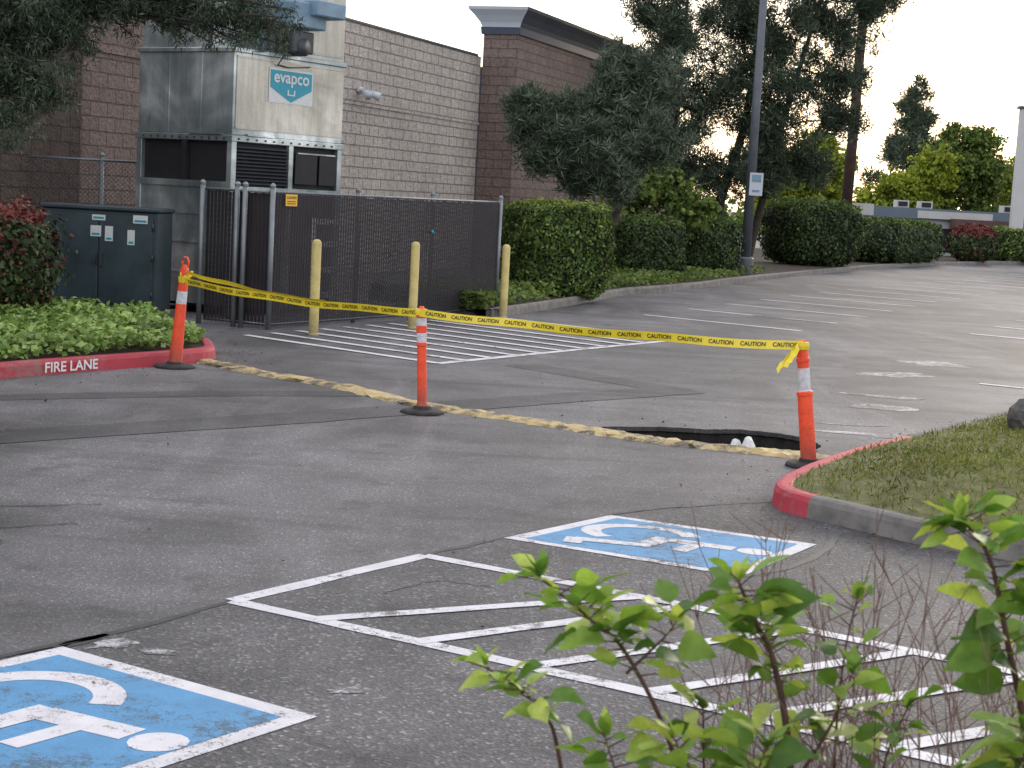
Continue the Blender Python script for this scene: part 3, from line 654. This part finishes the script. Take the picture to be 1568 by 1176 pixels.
for k in range(12): 
    u.box(-.045,-.035,.12+k*.16,.15+k*.16,2.73,2.76,2); u.box(.1+k*.2,.13+k*.2,-.045,-.035,2.73,2.76,2)
for k in range(11):
    z=2.06+k*.055; u.add([(.1,-.02,z),(1.27,-.02,z),(1.27,.05,z+.05),(.1,.05,z+.05)],[(0,1,2,3)],2)
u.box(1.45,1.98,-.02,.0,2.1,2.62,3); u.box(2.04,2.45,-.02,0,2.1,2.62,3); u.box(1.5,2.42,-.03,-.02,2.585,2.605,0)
u.done('lower_frame',[M['galv'],M['dark'],M['blk'],M['dark']],cu)
u=MB(); u.box(1.55,LX,.02,1.2,4.13,5.5,0,.01); u.box(0.05,1.45,.5,LY,4.13,5.3,1,.01)
u.box(1.57,2.55,.006,.02,4.2,4.24,1); u.box(1.5,1.56,-.02,.1,4.13,5.5,1)
u.done('top_section',[M['cream'],M['galv']],cu)
u=MB(); u.box(.95,1.7,-.35,.1,4.55,4.95,0,.02); u.box(1.3,2.0,-.5,-.1,4.75,5.0,0,.02); u.box(1.0,1.5,-.28,-.06,4.16,4.5,1,.02); u.tube([(1.25,-.3,4.25),(1.25,-.04,4.25)],.14,16,1)
u.tube([(1.0,-.2,4.3),(.9,-.2,4.1),(.92,-.05,3.95),(1.2,-.03,3.93),(1.7,-.03,3.98)],.012,6,1); u.tube([(.5,-.1,4.1),(.5,-.1,5.3)],.05,10,0)
u.tube([(.75,.2,4.1),(.75,.2,5.1),(1.1,.2,5.3)],.08,10,0)
u.done('motor_and_ductwork',[M['bluegrey'],M['blk']],cu)
u=MB()
u.add([(.76,-.020,3.36),(.76,-.020,3.90),(1.80,-.020,3.90),(1.80,-.020,3.36)],[(0,3,2,1)],1)
u.add([(.79,-.024,3.60),(.79,-.024,3.87),(1.77,-.024,3.87),(1.77,-.024,3.60),(1.28,-.024,3.385)],[(0,4,3,2,1)],0)
addtext(u,'evapco',.27,(1.28,-.029,3.765),(1,0,0),(0,0,1),1,1.1)
u.box(1.19,1.22,-.029,-.0245,3.49,3.58,1);u.box(1.34,1.37,-.029,-.0245,3.49,3.58,1); u.box(1.22,1.34,-.029,-.0245,3.49,3.51,1)
u.done('maker_badge',[M['teal'],M['sticker']],cu)
# ------------------------------------------------------------------ fence with slats
fang=math.atan2(fd.y,fd.x); FL=6.8; H=2.0
def fence(name,x,y,rz,L,H,slats=True,posts=(0,),py=None):
    r=empty(name,(x,y,0),rz); py=py or {}
    p=MB()
    for px in posts:
        yy=py.get(px,.07)
        p.tube([(px,yy,0),(px,yy,H+.04)],.038,12); p.lathe([(.042,H+.03),(.045,H+.06),(.02,H+.095),(.0,H+.10)],10,c=(px,yy))
    p.tube([(0,.05,H-.03),(L,.05,H-.03)],.02,8); p.tube([(0,0,.08),(L,0,.08)],.01,6)
    p.done('posts_and_rails',[M['steel']],r)
    wv=MB(); s_=.075; yv=-.012
    k=-H
    while k<L:
        for sg in (1,-1):
            x0,x1=k,k+H-.06
            z0,z1=(.04,H-.02) if sg==1 else (H-.02,.04)
            t0=max(0,(0-x0)/(x1-x0)); t1=min(1,(L-x0)/(x1-x0))
            if t1>t0: wv.tube([(x0+(x1-x0)*t0,yv-.002*sg,z0+(z1-z0)*t0),(x0+(x1-x0)*t1,yv-.002*sg,z0+(z1-z0)*t1)],.0030,3,0,False)
        k+=s_
    wv.done('chain_link_mesh',[M['wire']],r)
    if slats:
        sm=MB(); q=.04
        while q<L-.05:
            sm.box(q,q+.050,.0,.005,.05,H-.05+random.uniform(-.015,.012),0); q+=.0655
        sm.done('privacy_slats',[M['slat']],r)
    return r
fr_=fence('chain_link_fence',-3.55,23.27,fang,FL,H,True,(0,2.3,4.55,6.8),{0:0,6.8:0})
fg_=fence('chain_link_fence',-3.58,23.30,math.atan2(.466,-.885),1.15,H,True,(.38,.52,1.15),{.38:.1,.52:.1,1.15:.1})
fence('chain_link_fence',-8.2,26.6,.25,2.1,2.35,False,(0,1.3,2.1))
s_=MB(); s_.box(.28,.56,-.03,-.022,1.78,1.95,0,.0); addtext(s_,'CAUTION',.05,(.42,-.034,1.90),(1,0,0),(0,0,1),1); 
for z in (1.84,1.81): s_.box(.32,.52,-.034,-.031,z,z+.01,1)
s_.done('fence_caution_sign',[M['yellow_s'],M['ink']],fr_)
s_=MB(); s_.lathe([(.0,1.40),(.02,1.41),(.03,1.43),(.02,1.46),(0,1.47)],12,c=(4.4,-.04)); s_.done('blue_marker',[M['teal']],fr_)
pw=MB(); 
for z in (.35,.75,1.15,1.5): pw.box(1.9,3.1,.55,.65,z,z+.08,0)
for x in (1.9,3.1): pw.tube([(x,.6,0),(x,.6,1.6)],.035,8)
pw.done('pipe_rack',[M['wtext']],fr_)
for (x,y,h) in ((-2.84,22.84,1.35),(-1.58,24.83,1.33),(-.22,27.97,1.27)):
    b=MB(); r=.067
    b.lathe([(r*1.15,.0),(r*1.15,.02),(r,.03),(r,h-.06),(r*.85,h-.025),(r*.5,h-.005),(0.001,h)],20); b.done('yellow_bollard',[M['boll']],None,(x,y,0))
# ------------------------------------------------------------------ transformer cabinet
TW=1.76
tf=empty('transformer_cabinet',(-5.33,23.95,0),math.radians(-5))
t_=MB(); t_.box(-TW,0,0,.75,.1,1.57,0,.02); t_.box(-TW-.03,.03,-.04,.78,1.57,1.63,0,.015); t_.box(-TW-.1,.1,-.1,.85,0,.1,1)
x1=-TW+.06; xm=-TW/2
t_.box(x1,xm-.01,-.028,0,.2,1.50,0,.01); t_.box(xm+.01,-.06,-.028,0,.2,1.50,0,.01)
t_.box(xm+.03,xm+.07,-.06,-.028,.75,.95,2); t_.box(xm-.07,xm-.03,-.06,-.028,.8,.9,2)
for z in (.35,.9,1.35):
    for x in (x1,-.06): t_.tube([(x,-.035,z-.05),(x,-.035,z+.05)],.014,8,2)
t_.done('cabinet_body',[M['green'],M['conc'],M['blk']],tf)
t_=MB()
for (x0,x1,z0,z1) in ((-.98,-.78,1.42,1.50),(-.36,-.14,1.40,1.52),(-1.0,-.84,1.18,1.34),(-.78,-.66,1.12,1.34),(-.44,-.33,1.08,1.30)):
    t_.box(x0,x1,-.034,-.0285,z0,z1,0); t_.box(x0+.02,x1-.02,-.036,-.034,z0+.02,z0+.05,1)
t_.done('warning_stickers',[M['sticker'],M['teal']],tf)
# ------------------------------------------------------------------ delineators
def delin(name,x,y,ry,rx,prof,mf,extra=None,br=.21):
    r=empty(name,(x,y,0)); 
    b=MB(); b.lathe([(br,.0),(br,.02),(br*.9,.035),(br*.45,.045),(.085,.07),(.06,.075)],8 if br>.2 else 16); b.done('rubber_base',[M['rubber']],r)
    q=MB(); q.lathe(prof,24,mf)
    if extra: extra(q)
    o=q.done('post_tube',[M['orange'],M['band']],r); o.rotation_euler=(rx,ry,0); return r
def exL(q):
    q.tube([(-.03,0,1.13),(-.035,0,1.19),(-.015,0,1.235),(.015,0,1.235),(.035,0,1.19),(.03,0,1.13)],.013,8)
delin('delineator_post',-3.76,17.96,math.radians(4),0,[(.078,.04),(.07,.2),(.062,.5),(.058,.72),(.058,.721),(.056,.86),(.056,.861),(.05,1.05),(.047,1.10),(.030,1.15),(.001,1.155)],lambda z,r:1 if .72<z<.8605 and r<.0585 else 0,exL,.23)
delin('delineator_post',-.84,15.32,math.radians(-3),0,[(.058,.04),(.052,.08),(.046,.12),(.044,.64),(.05,.65),(.05,.675),(.047,.68),(.047,.77),(.051,.775),(.051,.835),(.047,.84),(.047,.91),(.053,.915),(.053,.95),(.035,.965),(.03,1.0),(.02,1.02),(.001,1.02)],lambda z,r:1 if (.68<z<.77 or .84<z<.91) else 0,None,.21)
delin('delineator_post',2.5,13.33,math.radians(-7.5),0,[(.075,.03),(.066,.08),(.062,.56),(.062,.6),(.068,.605),(.068,.63),(.054,.64),(.050,.645),(.050,.83),(.049,.835),(.049,.88),(.056,.885),(.056,.91),(.048,.915),(.047,1.0),(.03,1.03),(.03,1.06),(.001,1.06)],lambda z,r:1 if .64<z<.832 else 0,None,.20)
# ------------------------------------------------------------------ caution tape
tp=MB(); cg=textgeo('CAUTION',.062)
def strand(a,b,sag,wd=.075,text=True,tw0=0,tw1=0,ph=0):
    a=Vector(a);b=Vector(b);L=(b-a).length;n=60
    def fr(t):
        p=a.lerp(b,t); p.z-=sag*4*t*(1-t); p.z+=.006*math.sin(t*17+ph)
        dx=(b-a).normalized(); nrm=Vector((dx.y,-dx.x,0)).normalized(); tw=tw0+(tw1-tw0)*t+.25*math.sin(t*9+ph)
        up=(Vector((0,0,1))*math.cos(tw)+nrm*math.sin(tw)); return p,up,nrm
    vs=[]
    for i in range(n+1):
        p,up,_=fr(i/n); vs+=[p-up*wd/2,p+up*wd/2]
    tp.add(vs,[(2*i,2*i+2,2*i+3,2*i+1) for i in range(n)],0,True)
    if text:
        s_=.18
        while s_<L-.12:
            V=[]
            for v in cg[0]:
                p,up,nr=fr((s_+v[0]*.82)/L); nn=up.cross((b-a).normalized()); nn=-nn if nn.y>0 else nn
                V.append(p+up*v[1]*.8+nn*.004)
            tp.add(V,cg[1],1); s_+=.29
strand((-3.66,17.88,.97),(-.90,15.27,.965),.05,ph=1)
strand((-3.66,17.9,1.07),(-1.9,16.2,.955),.03,.05,False,.3,1.2,2)
strand((-.90,15.24,.965),(2.37,13.28,1.005),.035,ph=3)
strand((-3.72,17.9,.99),(-3.60,17.88,1.0),0,.08,False); strand((-3.60,18.03,1.05),(-3.72,17.9,1.04),0,.06,False)
strand((2.33,13.27,1.0),(2.22,13.2,.84),0,.06,False,.5,1.4); strand((2.30,13.27,.99),(2.16,13.22,.80),0,.05,False,-.5,.6)
for (x,y,z,r) in ((-.895,15.32,.965,.056),(2.37,13.33,1.005,.056),(-3.69,17.96,.99,.058)):
    tp.lathe([(r,z-.03),(r+.003,z),(r,z+.03)],20,c=(x,y))
tp.done('caution_tape',[M['tape'],M['ink']])
# ------------------------------------------------------------------ poles, distant buildings
r=empty('street_lamp',(6.85,49.3,0)); p=MB(); p.tube([(0,0,0),(0,0,10.5)],[.16,.10],14); p.lathe([(.25,.0),(.25,.6),(.2,.65)],16); p.tube([(0,0,10.3),(.6,-.3,10.6),(1.2,-.6,10.65)],.05,8); p.box(1.0,1.7,-.85,-.5,10.58,10.7,0,.02); p.done('pole',[M['pole']],r)
p=MB(); p.box(-.06,.34,-.19,-.175,2.50,3.18,0); p.box(0,.28,-.194,-.19,2.9,3.12,1); p.box(.03,.25,-.194,-.19,2.6,2.67,1); p.done('parking_sign',[M['fascia_l'],M['bluegrey']],r)
r=empty('utility_pole',(13.84,70,0)); p=MB(); p.tube([(0,0,0),(.1,0,6),(.15,0,14)],[.26,.22,.18],12); p.box(-1.2,1.4,-.1,.05,12.6,12.8,0); p.done('wooden_pole',[simple('pole_wood',(.05,.028,.022),.9,0,.3,3)],r)
w_=simple('far_white_wall',(.5,.5,.5),.7,0,.08,1); dk=simple('far_roof',(.12,.16,.21),.6,0,.1,1); rd=simple('far_red_roof',(.11,.065,.06),.7,0,.1,1)
r=empty('commercial_building',(18.0,88.6,0),.03); p=MB(); p.box(0,13,0,3,0,2.05,0); p.box(-.15,13.1,-.25,3.1,2.05,2.62,1); p.box(-.2,1.0,-.30,3.1,2.1,2.72,0); p.box(3.4,7.5,-.30,-.25,2.1,2.5,0)
for x in (2.6,3.9,8.5): p.box(x,x+.7,1.2,1.9,2.62,3.02,0); p.box(x+.1,x+.6,1.15,1.2,2.7,2.95,3)
p.box(5.2,11,-1.6,-.3,1.6,2.15,2); 
for k in range(6): p.box(.8+k*2,2+k*2,-.02,0.0,.3,1.6,3)
p.done('walls_and_roof',[w_,dk,rd,M['dark']],r)
r=empty('pylon_sign',(25.2,84,0)); p=MB(); p.box(0,.6,0,.45,0,7.9,0); p.box(2.6,3.2,0,.45,0,7.9,0); p.box(.6,2.6,.05,.3,3.0,7.7,1); p.box(-.12,3.3,-.05,.48,7.9,8.05,2); p.box(.6,2.6,.02,.05,5.5,5.6,2); p.done('sign_frame',[w_,M['sticker'],M['blk']],r)
# ------------------------------------------------------------------ foreground saplings
fgm=MB(); sts=MB()
def bleaf(base,dr,L,Wd,tilt):
    base=Vector(base); dr=Vector(dr).normalized()
    side=dr.cross(Vector((0,0,1))); side=side.normalized() if side.length>.1 else Vector((1,0,0))
    side=(side+Vector((0,0,tilt))).normalized(); nr=side.cross(dr).normalized()
    if nr.z<0: nr=-nr
    prof=[(0,.02),(.07,.30),(.2,.46),(.38,.5),(.56,.42),(.74,.27),(.88,.12),(1,0.0)]
    vs=[]; cv=random.uniform(.05,.45); fo=random.uniform(.1,.5)
    for (t,w_) in prof:
        c=base+dr*(t*L)-nr*(t*t*L*cv); ww=w_*Wd*random.uniform(.9,1.1); wz=random.uniform(-.06,.06)*Wd
        vs+=[c-side*ww+nr*(ww*fo+wz),c,c+side*ww+nr*(ww*fo-wz)]
    fs=[]
    for i in range(len(prof)-1):
        a=i*3; fs+=[(a,a+1,a+4,a+3),(a+1,a+2,a+5,a+4)]
    fgm.add(vs,fs,0,True)
def sapling(P,r0,nl,Ls=(.05,.09),dens0=.25):
    path=smooth_path(P,8); n=len(path); sts.tube(path,[r0*(1-.75*i/(n-1)) for i in range(n)],7)
    i0=int(n*dens0); side=1
    for k in range(nl):
        t=i0+(n-1-i0)*(k/(nl-1)); i=min(int(t),n-2); p=path[i].lerp(path[i+1],t-i); tg=(path[i+1]-path[i]).normalized()
        az=random.uniform(-1.2,1.2)+(0 if side>0 else math.pi); side*=-1
        d=Vector((math.cos(az),math.sin(az)*.9,random.uniform(-.55,.8)))+tg*.25
        L=random.uniform(*Ls)*(1-.35*(k/(nl-1))**3)*random.choice((.6,.85,1,1,1.1))
        pe=p+d.normalized()*random.uniform(.012,.04); sts.tube([p,pe],[.0016,.001],5); bleaf(pe,d,L,L*random.uniform(.5,.8),random.uniform(-1.3,1.3))
        if random.random()<.4: bleaf(p,Vector((-d.x*.6,d.y-.4,.6)),L*.5,L*.28,0)
    for k in range(3): bleaf(path[-1],Vector((random.uniform(-.6,.6),random.uniform(-.5,.2),.9)),.045,.022,.2)
sapling([(.55,2.5,0),(.52,2.5,.8),(.475,2.5,1.22),(.437,2.5,1.39),(.40,2.48,1.46),(.365,2.46,1.53)],.009,40,dens0=.5)
sapling([(.475,2.5,1.18),(.53,2.48,1.30),(.555,2.47,1.39)],.004,12)
sapling([(.45,2.6,0),(.38,2.55,.9),(.297,2.52,1.21),(.205,2.5,1.39),(.14,2.5,1.447),(.06,2.5,1.51)],.006,34,(.05,.095),.55)
sapling([(.205,2.5,1.36),(.26,2.5,1.42),(.28,2.5,1.45)],.003,8)
sapling([(.30,2.62,0),(.2,2.6,.7),(.111,2.5,1.20),(.075,2.5,1.29),(.032,2.5,1.33),(-.022,2.5,1.36)],.005,24,(.035,.065),.55)
sapling([(.95,2.5,0),(.9,2.5,.8),(.85,2.5,1.25),(.80,2.5,1.45),(.76,2.5,1.58),(.71,2.5,1.64)],.009,46,(.055,.09),.5)
sapling([(.7,2.65,0),(.62,2.6,.8),(.56,2.55,1.15),(.55,2.52,1.38),(.56,2.5,1.50)],.004,14,(.03,.055),.6)
sapling([(.9,2.2,0),(.84,2.2,.8),(.78,2.2,1.18),(.74,2.2,1.40)],.006,24,(.07,.11),.55)
sapling([(.42,2.7,0),(.44,2.6,.9),(.36,2.55,1.1),(.33,2.5,1.31)],.006,30,(.06,.095),.5)
sapling([(.75,2.3,0),(.64,2.3,.9),(.60,2.3,1.15),(.55,2.3,1.26)],.006,26,(.05,.09),.5)
sapling([(.95,2.6,0),(.93,2.55,.9),(.86,2.5,1.4),(.85,2.5,1.6)],.006,26,(.055,.09),.5)
sapling([(.5,2.35,0),(.42,2.35,.9),(.36,2.35,1.14),(.27,2.35,1.31)],.005,28,(.06,.095),.55)
sapling([(.3,2.4,0),(.3,2.4,.8),(.22,2.4,1.14),(.17,2.4,1.29)],.004,18,(.05,.08),.6)
sapling([(.2,2.35,0),(.3,2.3,.8),(.36,2.3,1.16),(.40,2.3,1.32)],.004,22,(.06,.09),.6)
sapling([(1.0,2.3,0),(.9,2.3,.9),(.80,2.3,1.22),(.78,2.3,1.34)],.006,28,(.07,.11),.5)
sapling([(.8,2.15,0),(.75,2.15,.9),(.70,2.15,1.20),(.66,2.15,1.31)],.005,24,(.05,.08),.55)
sapling([(.8,2.7,0),(.72,2.7,.9),(.66,2.65,1.15),(.68,2.6,1.3)],.005,18,(.04,.07),.55)
root=empty('leafy_sapling_bush',(.5,2.5,0))
tw=MB()
for k in range(140):
    x=random.uniform(.42,1.05); y=random.uniform(2.35,3.3); h=random.uniform(1.1,1.55); dx=random.uniform(-.22,.2)
    P=[(x,y,0),(x+dx*.2,y,h*.5),(x+dx*.6+random.uniform(-.04,.04),y,h*.8),(x+dx*1.2,y+random.uniform(-.05,.05),h)]
    path=smooth_path(P,4); tw.tube(path,[.0022*(1-.7*i/(len(path)-1)) for i in range(len(path))],5)
    for j in range(4):
        a=random.choice(path[7:-1]); tw.tube([a,a+Vector((random.uniform(-.08,.08),random.uniform(-.03,.03),random.uniform(.02,.1)))],[.0012,.0006],4)
def reparent(o): o.parent=root; o.matrix_parent_inverse=Matrix.Translation(root.location).inverted()
reparent(fgm.done('leaves',[M['fg']])); reparent(sts.done('stems',[M['stem']])); reparent(tw.done('dry_twigs',[M['twig']]))
gb=MB(); gb.poly([(-1.2,2.0),(2.5,2.0),(2.5,3.6),(-.6,3.4)],.02); gb.done('planting_bed_soil',[M['soil']])
# ------------------------------------------------------------------ sky, sun, camera
W=D.worlds.new('World'); sc.world=W; W.use_nodes=True; nt=W.node_tree; nt.nodes.clear()
sky=nt.nodes.new('ShaderNodeTexSky'); sky.sky_type='NISHITA'; sky.sun_disc=False; sky.sun_elevation=math.radians(14); sky.sun_rotation=math.radians(22); sky.air_density=1.0; sky.dust_density=1.5
b1=nt.nodes.new('ShaderNodeBackground'); b1.inputs[1].default_value=.075; nt.links.new(sky.outputs[0],b1.inputs[0])
b2=nt.nodes.new('ShaderNodeBackground'); b2.inputs[0].default_value=(.99,.972,1,1); b2.inputs[1].default_value=1.22
ad=nt.nodes.new('ShaderNodeAddShader'); ou=nt.nodes.new('ShaderNodeOutputWorld'); nt.links.new(b1.outputs[0],ad.inputs[0]); nt.links.new(b2.outputs[0],ad.inputs[1]); nt.links.new(ad.outputs[0],ou.inputs[0])
sl_=D.lights.new('sun','SUN'); sl_.energy=.7; sl_.angle=math.radians(14); sl_.color=(1,.91,.82); so=D.objects.new('sun',sl_); link(so)
az=math.radians(22); el=math.radians(14); dirv=Vector((math.sin(az)*math.cos(el),math.cos(az)*math.cos(el),math.sin(el)))
so.rotation_euler=dirv.to_track_quat('Z','Y').to_euler(); so.location=(10,30,20)
cam=D.cameras.new('camera'); cam.sensor_width=36; cam.lens=57.08; cam.clip_end=3000; cam.clip_start=.05
cam.dof.use_dof=True; cam.dof.focus_distance=16; cam.dof.aperture_fstop=13
co=D.objects.new('camera',cam); link(co)
co.matrix_world=Matrix.Translation((0,0,2.1))@Matrix.Rotation(math.radians(90-6.6),4,'X')@Matrix.Rotation(math.radians(3.1),4,'Z')
sc.camera=co
sc.view_settings.view_transform='Standard'; sc.view_settings.look='None'; sc.view_settings.exposure=0
